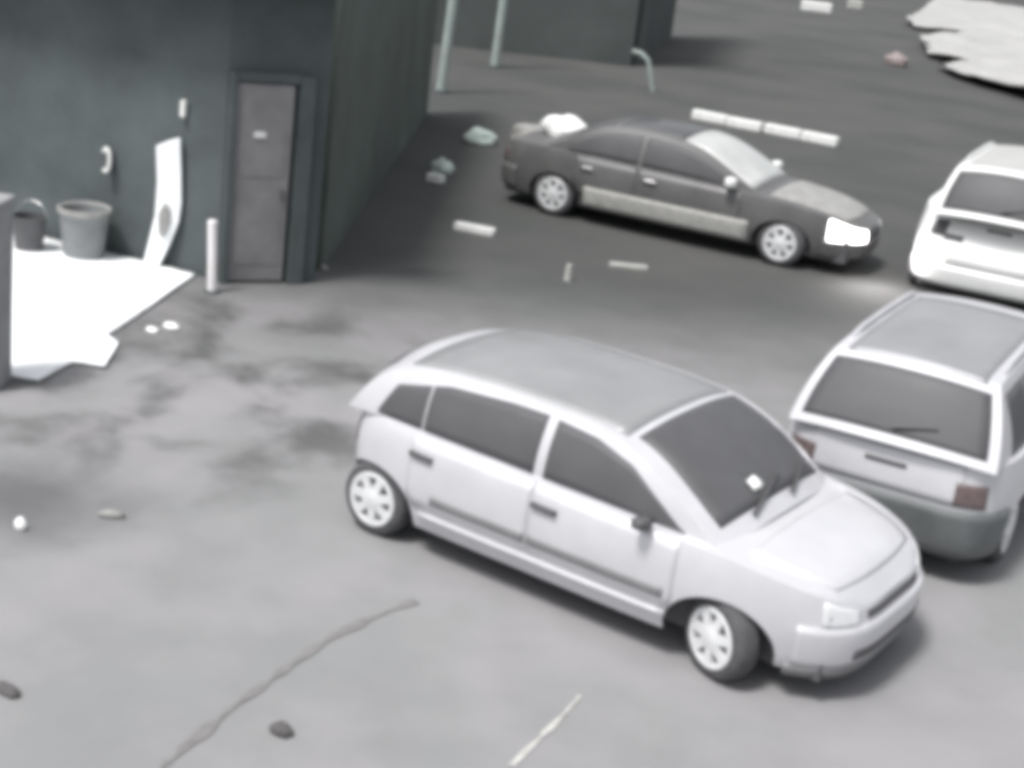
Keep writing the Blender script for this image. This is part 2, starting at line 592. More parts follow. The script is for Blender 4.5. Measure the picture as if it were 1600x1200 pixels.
        for i, xc in enumerate(p['axles']):
            for side in (-1, 1):
                w = bpy.data.objects.new('wheel', None); C.objects.link(w); w.parent = s.root
                w.location = (xc, side * (p['W'] - 0.075 - width / 2 + 0.02), r)
                w.empty_display_size = 0.1
                rz = (0 if side < 0 else math.pi) + (steer if i == p.get('front_i', 0) else 0)
                w.rotation_euler = (0, 0, rz)
                if me_t is None:
                    a = link('tyre', tv, tf, 'tyre', w, True, 50); b = link('rim', rv, rf, hub, w, True, 30); c = link('brake_drum', dv, df, 'trim', w)
                    me_t, me_r, me_d = a.data, b.data, c.data
                else:
                    for nm, me in (('tyre', me_t), ('rim', me_r), ('brake_drum', me_d)):
                        o = bpy.data.objects.new(nm, me); C.objects.link(o); o.parent = w

    def mirror(s, x, z, side, material, base=0.0, size=(0.13, 0.20, 0.13)):
        y = s.yg(x, z) if base == 0 else base
        bm = bmesh.new()
        bmesh.ops.create_icosphere(bm, subdivisions=3, radius=1)
        for v in bm.verts:
            q = v.co
            q = Vector([math.copysign(abs(c) ** 0.6, c) for c in q])
            v.co = Vector((q.x * size[0] / 2 + (0.03 if q.x > 0 else 0) * (1 - abs(q.y)), q.y * size[1] / 2, q.z * size[2] / 2))
        me = bpy.data.meshes.new('mirror'); bm.to_mesh(me); bm.free()
        me.polygons.foreach_set('use_smooth', [True] * len(me.polygons))
        me.materials.append(M[material])
        o = bpy.data.objects.new('mirror', me); C.objects.link(o); o.parent = s.root
        o.location = (x, side * (y + 0.05 + size[1] / 2), z + 0.05)
        v, f = box_geo((0, -side * (size[1] / 2 + 0.02), -0.035), (0.05, 0.12, 0.035))
        link('mirror_stalk', v, f, 'trim', o)
        g = link('mirror_glass', *box_geo((-size[0] / 2 - 0.0, 0, 0), (0.01, size[1] * 0.8, size[2] * 0.75)), 'glass', o)
        return o


    def deck_patch(s, name, x0, x1, u0, u1, material, off=0.005, parent=None, nx=18, nu=17, nose=0.0):
        V = []
        for i in range(nx):
            for j in range(nu):
                u = u0 + (u1 - u0) * j / (nu - 1)
                x = x0 + (x1 - nose * abs(u) ** 2.5 - x0) * i / (nx - 1)
                q = s.wp(s.s_of_x(x), s.belt(x), 0, -1)
                V.append(Vector((q.x, -q.y * u, q.z + s.crown(q.x) * (1 - abs(u) ** 2.2) + off)))
        o = link(name, V, grid_faces(nx, nu), material, parent or s.root, True, 50)
        return solid(o, off + 0.006)

# ------------------------------------------------------------------ the setting
def ground():
    V, F = [], []
    ext = 260
    V = [(-ext, -ext, 0), (ext, -ext, 0), (ext, ext, 0), (-ext, ext, 0)]
    o = link('ground', V, [(0, 1, 2, 3)], 'ground')
    o['kind'] = 'structure'
    o['label'] = 'pale concrete yard with light falloff painted as darker asphalt further back'
ground()

def strip(name, pts, width, z, material, thick=0.004, jitter=0.0, n=6):
    c = catmull([Vector((x, y, 0)) for x, y in pts], n)
    V = []
    for i, p in enumerate(c):
        d = (c[min(i + 1, len(c) - 1)] - c[max(i - 1, 0)]).normalized()
        nrm = Vector((-d.y, d.x, 0))
        w = width * (1 + jitter * (random.random() - 0.5) * 2) / 2
        wob = nrm * (jitter * width * 0.4 * (random.random() - 0.5))
        V += [p + nrm * w + wob + Vector((0, 0, z)), p - nrm * w + wob + Vector((0, 0, z))]
    o = link(name, V, grid_faces(len(c), 2), material)
    solid(o, thick, 1.0)
    return o

tag(strip('tar_seam', [(-0.30, -4.3), (-0.36, -3.94), (-0.48, -3.45), (-0.60, -2.80), (-0.68, -2.12), (-0.63, -1.46)], 0.05, 0.004, 'tar', jitter=0.8),
    'dark crooked tar seam crossing the pale concrete in front of the silver hatchback', 'seam')
tag(strip('painted_line', [(0.99, -2.62), (0.92, -2.1), (0.85, -1.68)], 0.036, 0.004, 'wornpaint', jitter=0.5),
    'short worn white painted line on the ground below the silver hatchback', 'road marking')

def wall_seg(name, a, b, h, thick, material, parent=None, z0=0.0, cells=1):
    a, b = Vector(a), Vector(b)
    d = (b - a)
    return box(name, ((a.x + b.x) / 2, (a.y + b.y) / 2, z0 + h / 2), (d.length, thick, h), material, parent, math.atan2(d.y, d.x))

# ---- house on the left: dark walls, door, added shade slab
house = empty('house', (-7.0, 3.0, 0), 0, 'dark walled house at upper left with a grey metal door', 'house')
def hl(p): return (p[0] + 7.0, p[1] - 3.0)
wall_seg('wall', hl((-14.0, 1.78)), hl((-6.98, 3.06)), 3.9, 0.24, 'wall', house)
A, B = Vector((-6.93, 2.88)), Vector((-6.34, 3.84))
dirB = (B - A).normalized(); nB = Vector((dirB.y, -dirB.x))
ang = math.atan2(dirB.y, dirB.x)
mid = (A + B) / 2 - nB * 0.12
wall_seg('wall', hl(A - nB * 0.14), hl(B - nB * 0.14), 3.9, 0.24, 'wall', house)
dc = A + dirB * 0.40 + nB * 0.012
door = box('door', (*hl(dc), 1.13), (0.66, 0.05, 2.2), 'door', house, ang, 0.01)
for k in (0, 1):
    pz = 0.62 + k * 1.0
    q = dc + nB * 0.028
    box('door_panel', (*hl(q), pz), (0.52, 0.006, 0.80), 'door', door, ang, 0.004)
q = dc + nB * 0.04 + dirB * -0.03
box('door_plate', (*hl(q), 1.68), (0.13, 0.02, 0.06), 'whitepaint', door, ang, 0.004)
q = dc + nB * 0.05 + dirB * 0.26
box('door_handle', (*hl(q), 1.02), (0.04, 0.05, 0.12), 'trim', door, ang, 0.006)
for off, w in ((-0.38, 0.08), (0.43, 0.17)):
    q = A + dirB * (0.44 + off) + nB * 0.03
    box('door_frame', (*hl(q), 1.17), (w, 0.10, 2.34), 'doorframe', house, ang, 0.006)
q = A + dirB * 0.44 + nB * 0.028
box('door_frame', (*hl(q), 2.30), (0.68, 0.09, 0.10), 'doorframe', house, ang, 0.006)
# slab added over the walls to shade their upper part
ev = [hl(p) for p in ((-14.0, 1.9), (-13.9, 1.1), (-6.75, 2.38), (-5.9, 3.62), (-6.4, 4.1), (-7.2, 3.2))]
V = [(x, y, 3.3) for x, y in ev] + [(x, y, 3.46) for x, y in ev]
n = len(ev)
F = [tuple(range(n - 1, -1, -1)), tuple(range(n, 2 * n))] + [(i, (i + 1) % n, n + (i + 1) % n, n + i) for i in range(n)]
link('shade_slab', V, F, 'wall', house)

# ---- boundary wall running back from the house
bw = wall_seg('boundary_wall', (-6.75, 4.25), (-13.3, 14.6), 3.6, 0.22, 'wallgreen')
tag(bw, 'long dark mossy boundary wall running back from the house door', 'wall')
# ---- far house
fh = empty('far_house', (-20, 28, 0), 0, 'dim grey house wall in the far background behind two pale poles', 'house')
def fl(p): return (p[0] + 20, p[1] - 28)
wall_seg('wall', fl((-28, 18)), fl((-16.2, 27.3)), 7, 0.3, 'housegrey', fh)
wall_seg('wall', fl((-16.3, 27.5)), fl((-20, 36)), 7, 0.3, 'housegrey', fh)

# ---- short grey pillar at the left edge
pil = empty('gate_pillar', (-5.72, -1.10, 0), R(30), 'grey concrete gate pillar at the left edge beside the white sheet', 'pillar')
box('shaft', (0, 0, 0.80), (0.36, 0.36, 1.60), 'pillar', pil, 0, 0.015)
box('cap', (0, 0, 1.63), (0.39, 0.39, 0.06), 'pillar', pil, 0, 0.02)

# ------------------------------------------------------------------ cars in the photograph
# silver hatchback
P1 = dict(xF=2.14, xR=-1.93, W=0.99, xm=0.0, nf=4.0, nr=6.0, sill=0.21,
          belt=[(-1.95, 0.905), (-1.55, 0.925), (0, 0.905), (1.1, 0.865), (1.5, 0.825), (1.85, 0.755), (2.02, 0.70), (2.16, 0.62)],
          sec=[(0.15, 0.10), (0.25, 0.05), (0.4, 0.015), (0.55, 0.0), (0.7, 0.003), (0.8, 0.014), (0.88, 0.032), (0.95, 0.06), (1.1, 0.1)],
          axles=(1.32, -1.53), front_i=0, arx=0.385, arz0=0.27, arz=0.30, crown=0.06, zroof=1.36, gb=0.92, gr=0.77,
          roofline=[(1.22, 0.83), (0.90, 1.06), (0.645, 1.215), (0.40, 1.305), (0.1, 1.345), (-0.31, 1.36), (-0.8, 1.355), (-1.14, 1.335), (-1.48, 1.285), (-1.66, 1.18), (-1.80, 1.02), (-1.88, 0.91)],
          rbow=0.05, sbow=0.12, leanf=0.14, leanr=0.03)
c1 = Car('hatchback_car', 'silver five door hatchback parked across the foreground with its front wheel steered', 'car', (0, 0.05, 0), 0, P1)
c1.body('silver')
tag(c1.top_patch('roof_panel', 25, 63, -0.91, 0.91, 'roofshade', 0.004), 'roof panel with its shade painted in as grey')
c1.top_patch('windscreen', 2.6, 23.4, -0.845, 0.845, 'glass', 0.006)
c1.top_patch('rear_window', 69, 82, -0.8, 0.8, 'glass', 0.006)
c1.deck_patch('bonnet', 1.38, 2.02, -0.84, 0.84, 'silver', 0.006, nose=0.10)
GT = [(-1.60, 0.945), (-1.46, 1.185), (-1.02, 1.285), (-0.5, 1.318), (-0.2, 1.32), (0.2, 1.285), (0.51, 1.195), (0.78, 1.02), (0.95, 0.90), (1.0, 0.885)]
for sd in (-1, 1):
    bl = lambda x: c1.belt(x) + 0.018
    gt = lambda x: interp(GT, x)
    c1.side_patch('quarter_window', -1.585, -1.17, bl, gt, 'glass', side=sd)
    c1.side_patch('door_window', -1.15, -0.20, bl, gt, 'glass', side=sd)
    c1.side_patch('door_window', -0.12, 0.97, bl, gt, 'glass', side=sd)
    lo = lambda x: max(0.375, c1.arch(x, 0) + 0.035)
    hi = lambda x: c1.belt(x) - 0.012
    for x0, x1, hx in ((-1.20, -0.155, -1.10), (-0.145, 0.985, -0.04)):
        d = c1.wall_patch('door', c1.s_of_x(x1), c1.s_of_x(x0), lo, hi, 'silver', 0.006, sd, nt=30)
        c1.wall_patch('door_handle', c1.s_of_x(hx + 0.11), c1.s_of_x(hx - 0.09), lambda x: 0.765 - 0.03 * (x + 1.1), lambda x: 0.80 - 0.03 * (x + 1.1), 'trim', 0.035, sd, parent=d, nt=8, nz=3)
        c1.wall_patch('moulding', c1.s_of_x(min(x1, 0.93) - 0.01), c1.s_of_x(max(x0, -0.98) + 0.01), 0.455, 0.515, 'greyplastic', 0.02, sd, parent=d, nz=4)
    c1.wall_patch('sill_trim', c1.s_of_x(0.95), c1.s_of_x(-1.08), 0.315, 0.355, 'silver', 0.028, sd, nz=4)
    c1.mirror(0.72, 0.87, sd, 'trim', size=(0.075, 0.15, 0.075))
    hl_ = c1.wall_patch('headlamp', 0.52, c1.s_of_x(1.93), lambda x: 0.555, lambda x: c1.belt(x) - 0.02, 'lens', 0.012, sd, nt=12)
    c1.wall_patch('tail_lamp', c1.s_of_x(-1.84), c1.len - 0.62, 0.62, 0.86, 'redlens', 0.012, sd, nt=10)
c1.wall_patch('front_bumper', 0, c1.s_of_x(1.80), 0.26, 0.545, 'silver', 0.03, both=True, nt=30)
c1.wall_patch('bumper_lip', 0, c1.s_of_x(1.76), 0.17, 0.25, 'greyplastic', 0.035, both=True, nt=30, nz=3)
c1.wall_patch('lower_grille', 0, 0.55, 0.31, 0.38, 'trim', 0.036, both=True, nt=16, nz=3)
c1.wall_patch('rear_bumper', c1.s_of_x(-1.90), c1.len, 0.22, 0.52, 'silver', 0.03, both=True, nt=30)
c1.wall_patch('grille', 0, 0.42, 0.565, 0.615, 'trim', 0.008, both=True, nt=14)
c1.wheels(0.285, R(-22))
for y0, y1 in ((-0.45, 0.12), (0.10, 0.62)):
    V, F = [], []
    pa = c1.cross(1.8, -y0 / 0.9, 0.03); pb = c1.cross(5.0, -y1 / 0.9, 0.03)
    v, f = tube([pa, (pa + pb) / 2 + Vector((0.012, 0, 0.012)), pb], [0.016, 0.012, 0.009], 6)
    link('wiper', v, f, 'trim', c1.root)
# white slip of paper on the windscreen
pc = c1.cross(5.2, 0.18, 0.02)
pd1 = (c1.cross(5.2, 0.0, 0.02) - pc).normalized(); pd2 = (c1.cross(9, 0.18, 0.02) - pc).normalized()
V = []
for i in range(5):
    for j in range(4):
        V.append(pc + pd1 * (i - 2) * 0.035 + pd2 * (j - 1.5) * 0.03 + Vector((0, 0, 0.010 * math.sin(i * 1.7 + j))))
tag(solid(link('paper_slip', V, grid_faces(5, 4), 'whitebag', None, True, 60), 0.002), 'small white slip of paper at the foot of the silver hatchback windscreen', 'paper')

# parked estate behind it, seen from the rear
def suv(name, label, rear, heading, zs, paint, roof_tone, W=0.90, L=4.2, wide=0.62, k_roof=(25, 55), lowtrim='greyplastic', group='cars parked nose to tail'):
    h = R(heading)
    c = (rear[0] + math.cos(h) * L / 2, rear[1] + math.sin(h) * L / 2, 0)
    b = zs['belt']; r = zs['roof']
    x = -L / 2
    p = dict(xF=L / 2, xR=x, W=W, xm=0.0, nf=3.6, nr=zs.get('nr', 5.0), sill=0.24,
             belt=[(x, b + 0.02), (0, b), (1.0, b - 0.05), (1.6, b - 0.12), (L / 2, b - 0.28)],
             sec=[(0.15, 0.10), (0.28, 0.04), (0.45, 0.01), (0.6, 0.0), (0.75, 0.004), (0.9, 0.02), (1.0, 0.035), (1.2, 0.07)],
             axles=(1.32, x + 0.85), front_i=0, arx=0.40, arz0=0.28, arz=0.32, crown=0.06, zroof=r, gb=W - zs.get('gin', 0.075), gr=wide,
             roofline=[(1.35, b - 0.03), (1.00, b + (r - b) * 0.55), (0.72, r - 0.09), (0.35, r - 0.03), (-0.3, r), (-0.9, r), (x + 0.58, r - 0.02), (x + 0.38, r - 0.07), (x + 0.20, r - 0.30), (x + 0.035, b + 0.0)],
             rbow=0.04, sbow=zs.get('sbow', 0.10), leanf=0.12, leanr=zs.get('leanr', 0.04))
    k = Car(name, label, 'car', c, h, p, group)
    k.body(paint)
    tag(k.top_patch('roof_panel', k_roof[0], k_roof[1], -0.84, 0.84, roof_tone, 0.004), 'roof panel with its shade painted in duller')
    k.top_patch('windscreen', 2, 17, -0.86, 0.86, 'glass')
    k.top_patch('rear_window', 57.5, 70.2, -0.90, 0.90, 'glass', 0.008)
    for sd in (-1, 1):
        bl = lambda q: k.belt(q) + 0.03
        gt = lambda q: k.top_at(q) - 0.07
        for x0, x1 in ((x + 0.45, x + 1.0), (x + 1.05, 0.0), (0.07, 1.05)):
            k.side_patch('side_window', x0, x1, bl, gt, 'glass', side=sd, nx=14)
        lo = lambda q: max(0.36, k.arch(q, 0) + 0.035)
        hi = lambda q: k.belt(q) - 0.012
        for x0, x1 in ((x + 1.0, -0.01), (0.01, 1.0)):
            d = k.wall_patch('door', k.s_of_x(x1), k.s_of_x(x0), lo, hi, paint, 0.006, sd, nt=24)
            k.wall_patch('door_handle', k.s_of_x(x0 + 0.25), k.s_of_x(x0 + 0.08), b - 0.16, b - 0.125, 'trim', 0.035, sd, parent=d, nt=6, nz=3)
        rail = [Vector((q, sd * (k.yg(q, k.top_at(q)) - 0.04), k.top_at(q) + 0.035 - (0.03 if i in (0, 8) else 0))) for i, q in enumerate([0.45 - (0.45 - x - 0.66) * j / 8 for j in range(9)])]
        v, f = tube(rail, 0.024, 8)
        link('roof_rail', v, f, paint, k.root, True)
        k.mirror(1.02, b + 0.05, sd, 'trim', size=(0.12, 0.18, 0.14))
        k.wall_patch('headlamp', 0.45, k.s_of_x(L / 2 - 0.22), lambda q: 0.58, lambda q: k.belt(q) - 0.03, 'lens', 0.012, sd, nt=10)
    k.wall_patch('front_bumper', 0, k.s_of_x(L / 2 - 0.36), 0.22, 0.54, lowtrim, 0.03, both=True)
    k.wall_patch('rear_bumper', k.s_of_x(x + 0.40), k.len, 0.24, zs.get('bump', 0.50), lowtrim, 0.03, both=True)
    tg = k.wall_patch('tailgate', k.len - 0.60, k.len, zs.get('bump', 0.50) + 0.03, lambda q: k.belt(q) - 0.015, paint, 0.008, both=True, nt=18)
    k.wall_patch('tailgate_handle', k.len - 0.16, k.len, b - 0.13, b - 0.10, 'trim', 0.02, parent=tg, both=True, nt=5, nz=3)
    pa = k.cross(69.0, 0.0, 0.03); pb = k.cross(67.2, 0.42, 0.022)
    v, f = tube([pa, (pa + pb) / 2, pb], [0.02, 0.013, 0.009], 6)
    link('rear_wiper', v, f, 'trim', k.root)
    k.wheels(0.30)
    return k

s2 = suv('estate_car', 'silver estate car with shade-painted roof and dark bumper right behind the silver hatchback bonnet', (1.32, 1.68), 96, dict(belt=0.97, roof=1.56, nr=7.0, leanr=0.015, sbow=0.05, bump=0.62), 'silver', 'roofshade', lowtrim='darkbin', W=0.93, L=4.5, wide=0.64)
for sd in (-1, 1):
    s2.wall_patch('tail_lamp', s2.s_of_x(-2.15), s2.len - 0.55, 0.66, 0.84, 'redlens', 0.012, sd, nt=10)
s3 = suv('white_estate_car', 'white estate car at the right edge seen from behind with shade-painted roof', (-0.74, 10.45), 99, dict(belt=1.14, roof=1.78, leanr=0.12, gin=0.27), 'white', 'paleroofshade', W=1.17, L=5.2, wide=0.72, lowtrim='white')
for sd in (-1, 1):
    tl = s3.wall_patch('tail_lamp', s3.len - 0.94, s3.len - 0.70, 0.86, 1.05, 'trim', 0.02, sd, nt=8)
s3.wall_patch('tailgate_garnish', s3.len - 0.69, s3.len - 0.42, 0.83, 0.90, 'trim', 0.016, 1, nt=6, nz=3)

# dark saloon in the background with its headlamp lit
P4 = dict(xF=2.6, xR=-2.6, W=0.92, xm=0.0, nf=3.6, nr=4.2, sill=0.22,
          belt=[(-2.62, 0.80), (-2.3, 0.88), (-1.6, 0.90), (0, 0.88), (1.2, 0.84), (2.0, 0.76), (2.62, 0.58)],
          sec=[(0.15, 0.10), (0.25, 0.05), (0.4, 0.015), (0.55, 0.0), (0.7, 0.003), (0.8, 0.014), (0.88, 0.032), (0.95, 0.06)],
          axles=(1.62, -1.58), front_i=0, arx=0.39, arz0=0.28, arz=0.31, crown=0.06, zroof=1.33, gb=0.83, gr=0.66,
          roofline=[(1.22, 0.82), (0.72, 1.08), (0.35, 1.24), (-0.05, 1.31), (-0.55, 1.33), (-1.0, 1.28), (-1.45, 1.08), (-1.85, 0.88)],
          rbow=0.05, sbow=0.08, leanf=0.12, leanr=0.08)
c4 = Car('saloon_car', 'dark saloon car in the background facing right with one headlamp glowing', 'car', (-5.35, 10.72, 0), R(8), P4)
c4.root.scale = (1.08, 1.08, 1.08)
c4.body('greybody')
c4.top_patch('roof_panel', 22, 37, -0.86, 0.86, 'black', 0.004)
tag(c4.top_patch('windscreen', 1.5, 21.5, -0.93, 0.93, 'paintedglare', 0.006), 'windscreen with a bright reflection painted on')
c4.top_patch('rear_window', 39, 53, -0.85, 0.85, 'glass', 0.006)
c4.deck_patch('bonnet', 1.35, 2.42, -0.84, 0.84, 'greybag', 0.006, nose=0.10)['label'] = 'bonnet with the light on it painted in as paler grey'  # paler colour paints in the light falling on the dark bonnet
for sd in (-1, 1):
    bl = lambda x: c4.belt(x) + 0.02
    gt = lambda x: c4.top_at(x) - 0.07
    for x0, x1 in ((-1.45, -0.45), (-0.38, 0.85)):
        c4.side_patch('door_window', x0, x1, bl, gt, 'glass', side=sd)
    lo = lambda x: max(0.345, c4.arch(x, 0) + 0.035)
    hi = lambda x: c4.belt(x) - 0.012
    for x0, x1 in ((-1.30, -0.42), (-0.40, 1.05)):
        d = c4.wall_patch('door', c4.s_of_x(x1), c4.s_of_x(x0), lo, hi, 'greybody', 0.006, sd, nt=24)
        c4.wall_patch('door_handle', c4.s_of_x(x0 + 0.28), c4.s_of_x(x0 + 0.1), 0.73, 0.765, 'chrome', 0.035, sd, parent=d, nt=6, nz=3)
    c4.mirror(0.88, 0.90, sd, 'white', size=(0.12, 0.20, 0.13))
    c4.wall_patch('headlamp', 0.34, c4.s_of_x(2.18), lambda x: 0.40, lambda x: min(0.74, c4.belt(x) - 0.01), 'headlit' if sd < 0 else 'lens', 0.014, sd, nt=14)
    c4.wall_patch('tail_lamp', c4.s_of_x(-2.40), c4.len - 0.4, 0.60, 0.76, 'redlens', 0.012, sd, nt=10)
c4.wall_patch('front_bumper', 0, c4.s_of_x(2.12), 0.22, 0.44, 'greybody', 0.03, both=True)
c4.wall_patch('rear_bumper', c4.s_of_x(-2.2), c4.len, 0.24, 0.55, 'greybody', 0.03, both=True)
c4.wall_patch('grille', 0, 0.36, 0.46, 0.56, 'trim', 0.008, both=True, nt=14)
for sd in (-1, 1):
    c4.wall_patch('lit_flank_band', c4.s_of_x(1.18), c4.s_of_x(-1.12), 0.24, 0.50, 'wornpaint', 0.02, sd, nt=20)  # pale band painting in the light on the lower flank
c4.wheels(0.30)
ld = bpy.data.lights.new('headlamp_beam', 'SPOT')
ld.energy = 75; ld.spot_size = R(165); ld.spot_blend = 1.0; ld.shadow_soft_size = 0.2; ld.color = (1, 0.94, 0.95)
lo_ = bpy.data.objects.new('headlamp_beam', ld); C.objects.link(lo_); lo_.parent = c4.root
lo_.location = (2.78, -0.75, 0.66)
lo_.rotation_euler = Vector((-0.55, 0.35, 0.7)).to_track_quat('Z', 'Y').to_euler()

# ------------------------------------------------------------------ things by the house
def sheet(name, poly, z, material, thick=0.02, bumps=0.015):
    bm = bmesh.new()
    vs = [bm.verts.new((x, y, 0)) for x, y in poly]
    bm.faces.new(vs)
    bmesh.ops.triangulate(bm, faces=bm.faces)
    for _ in range(4):
        bmesh.ops.subdivide_edges(bm, edges=bm.edges, cuts=1, use_grid_fill=True)
        bmesh.ops.triangulate(bm, faces=bm.faces)
    for v in bm.verts:
        v.co.z = z + bumps * (0.5 + noise.noise(v.co * 2.1)) + bumps * 0.5 * noise.noise(v.co * 6)
    bmesh.ops.recalc_face_normals(bm, faces=bm.faces)
    me = bpy.data.meshes.new(name); bm.to_mesh(me); bm.free()
    me.polygons.foreach_set('use_smooth', [True] * len(me.polygons))
    me.materials.append(M[material])
    o = bpy.data.objects.new(name, me); C.objects.link(o)
    solid(o, thick, 0)
    return o
tag(sheet('white_sheet', [(-10.3, 2.25), (-9.45, 2.36), (-8.2, 2.62), (-7.85, 2.72), (-7.23, 2.84), (-6.6, 1.62), (-6.10, 0.60), (-5.86, 0.53), (-5.40, -0.03), (-5.68, -0.17), (-5.46, -0.72), (-6.1, -1.0), (-8.0, 0.2), (-10.2, 2.1)], 0.02, 'whitesheet'),
    'large bright white sheet spread on the ground before the house wall', 'sheet')

def slab_outline(name, pts, origin, du, thick, material, parent=None):
    """pts are (u, z) in the upright plane through origin along du; extruded by thick"""
    du = Vector((du[0], du[1], 0)).normalized(); nn = Vector((du.y, -du.x, 0))
    o0 = Vector((origin[0], origin[1], 0))
    n = len(pts)
    V = [o0 + du * u + Vector((0, 0, z)) + nn * thick / 2 for u, z in pts] + [o0 + du * u + Vector((0, 0, z)) - nn * thick / 2 for u, z in pts]
    F = [tuple(range(n)), tuple(range(2 * n - 1, n - 1, -1))] + [(i, (i + 1) % n, n + (i + 1) % n, n + i) for i in range(n)]
    o = link(name, V, F, material, parent)
    bevel(o, 0.008)
    return o
DU = (0.84, 0.54)
pan = slab_outline('leaning_panel', [(-0.03, 0.0), (0.14, -0.0), (0.26, 0.28), (0.36, 0.58), (0.38, 0.80), (0.36, 1.15), (0.33, 1.52), (0.20, 1.47), (0.07, 1.40), (0.10, 1.0), (0.09, 0.62), (0.03, 0.30)], (-7.78, 2.60), DU, 0.06, 'whitesheet')
tag(pan, 'tall bright white bent panel leaning upright by the dark wall', 'panel')
slab_outline('worn_patch', [(0.15, 0.42), (0.21, 0.40), (0.26, 0.55), (0.26, 0.72), (0.20, 0.78), (0.14, 0.66)], (-7.78 + 0.0188, 2.60 - 0.0292), DU, 0.07, 'greybag', pan)
wl = box('wall_lamp', (-7.50, 2.80, 1.84), (0.06, 0.06, 0.18), 'whitepaint', None, R(10), 0.01)
tag(wl, 'small white upright fitting on the dark wall above the bent panel', 'fitting')

post = empty('white_post', (-6.68, 2.56, 0), 0, 'short white post standing beside the grey door', 'post')
v, f = tube([(0, 0, 0), (-0.02, 0, 0.4), (-0.04, -0.01, 0.78)], 0.05, 14); link('shaft', v, f, 'whitepole', post, True)
v, f = lathe([(0.001, 0.80), (0.045, 0.795), (0.055, 0.775), (0.055, 0.765)], 14); link('cap', [(a - 0.04, b - 0.01, c) for a, b, c in v], f, 'whitepole', post, True)
v, f = lathe([(0.09, 0.0), (0.09, 0.02), (0.05, 0.03)], 14); link('base', v, f, 'doorframe', post)

drum = empty('plastic_drum', (-8.42, 2.26, 0), 0, 'round grey plastic tub standing on the back edge of the white sheet', 'tub')
v, f = lathe([(0.001, 0.04), (0.21, 0.04), (0.23, 0.10), (0.26, 0.40), (0.275, 0.55), (0.29, 0.57), (0.285, 0.585), (0.25, 0.57), (0.23, 0.36), (0.001, 0.32)], 32)
link('tub', v, f, 'greybin', drum, True, 40)
v, f = lathe([(0.28, 0.53), (0.30, 0.545), (0.30, 0.59), (0.28, 0.60), (0.26, 0.58)], 32); link('rim', v, f, 'greybag', drum, True)
bk = empty('dark_bucket', (-8.95, 1.93, 0), 0.3, 'dark bucket left of the grey tub on the white sheet', 'bucket')
v, f = lathe([(0.001, 0.03), (0.15, 0.03), (0.19, 0.40), (0.205, 0.42), (0.18, 0.42), (0.15, 0.1), (0.001, 0.1)], 24); link('pail', v, f, 'trim', bk, True)
hp = [(0.19 * math.cos(a), 0.05 + 0.0 * a, 0.42 + 0.16 * math.sin(a)) for a in [math.pi * i / 10 for i in range(11)]]
v, f = tube(hp, 0.008, 6); link('handle', v, f, 'chrome', bk)
hk = empty('wall_hook', (-8.45, 2.62, 0), R(10), 'small white looped hook on the dark wall above the grey tub', 'hook')
lp = [(0.05 * math.cos(a), -0.06, 1.10 + 0.13 * math.sin(a)) for a in [-2.2 + 4.6 * i / 12 for i in range(13)]]
v, f = tube(lp, 0.022, 8); link('loop', v, f, 'whitepaint', hk, True)
box('backplate', (0, 0.0, 1.08), (0.07, 0.06, 0.2), 'trim', hk)

# ------------------------------------------------------------------ far poles, kerb blocks, rubbish
for (x, y), (tx, ty), lab in (((-14.88, 17.25), (0.03, 0.08), 'nearer and longer of two pale leaning poles in the background'), ((-17.0, 22.16), (0.0, 0.08), 'farther and shorter of two pale leaning poles in the background')):
    o = empty('pale_pole', (x, y, 0), 0, lab, 'pole', 'pale poles in the background')
    v, f = tube([(0, 0, 0), (tx, ty, 2.0), (tx * 2.2, ty * 2.2, 4.4)], [0.11, 0.105, 0.10], 14); link('shaft', v, f, 'palepole', o, True)
    v, f = lathe([(0.16, 0), (0.16, 0.05), (0.11, 0.07)], 14); link('base', v, f, 'doorframe', o)

ka, kb = Vector((-10.75, 20.84)), Vector((-7.43, 21.2))
labs = ('leftmost', 'second from left', 'third from left', 'rightmost')
for i in range(4):
    p = ka.lerp(kb, (i + 0.5) / 4)
    o = box('kerb_block', (0, 0, 0.10), (0.79, 0.22, 0.20), 'whitepaint', None, 0, 0.03)
    o.location = (p.x, p.y + (0.03, -0.03, 0.02, -0.02)[i], 0); o.rotation_euler = (0, R((1, -1.5, 1, 0)[i]) * 0.4, R(6 + (2, -3, 3, -1)[i]))
    tag(o, f'white painted kerb block, {labs[i]} of four in a row behind the dark saloon', 'kerb block', 'white kerb blocks behind the saloon')

def bag(name, px, size, m, label, cat, seed, rz=0.0, rough=0.35):
    o = lump(name, (px[0], px[1], 0.0), size, m, seed, rough, rz)
    return tag(o, label, cat)
bag('plastic_bag', (-10.85, 13.19), (0.55, 0.40, 0.26), 'palegreen', 'larger pale green plastic bag on the ground beyond the dark saloon boot', 'bag', 1, R(35))
bag('sack', (-10.5, 14.3), (0.75, 0.6, 0.34), 'greybag', 'dull grey sack just behind the dark saloon boot beside the bright white lump', 'sack', 2, R(35))
bag('plastic_bag', (-7.37, 10.40), (0.66, 0.50, 0.34), 'whitebag', 'bright white lump standing in for a reflection on the dark saloon boot lid', 'bag', 3, R(35)).location.z = 0.985  # added lump in place of a bright reflection on the boot lid
bag('plastic_bag', (-9.55, 10.4), (0.36, 0.34, 0.22), 'palegreen', 'smaller pale green bag left of the dark saloon boot beside a white block', 'bag', 5, R(10))
def plank(px, L, rz, label, w=0.14, h=0.07, m='whitepaint'):
    o = box('plank', (0, 0, h / 2), (L, w, h), m, None, 0, 0.012)
    o.location = (px[0], px[1], 0.0); o.rotation_euler = (0, 0, rz)
    return tag(o, label, 'plank')
plank((-9.18, 9.75), 0.26, R(5), 'small white block of wood left of the dark saloon boot', 0.16, 0.12)
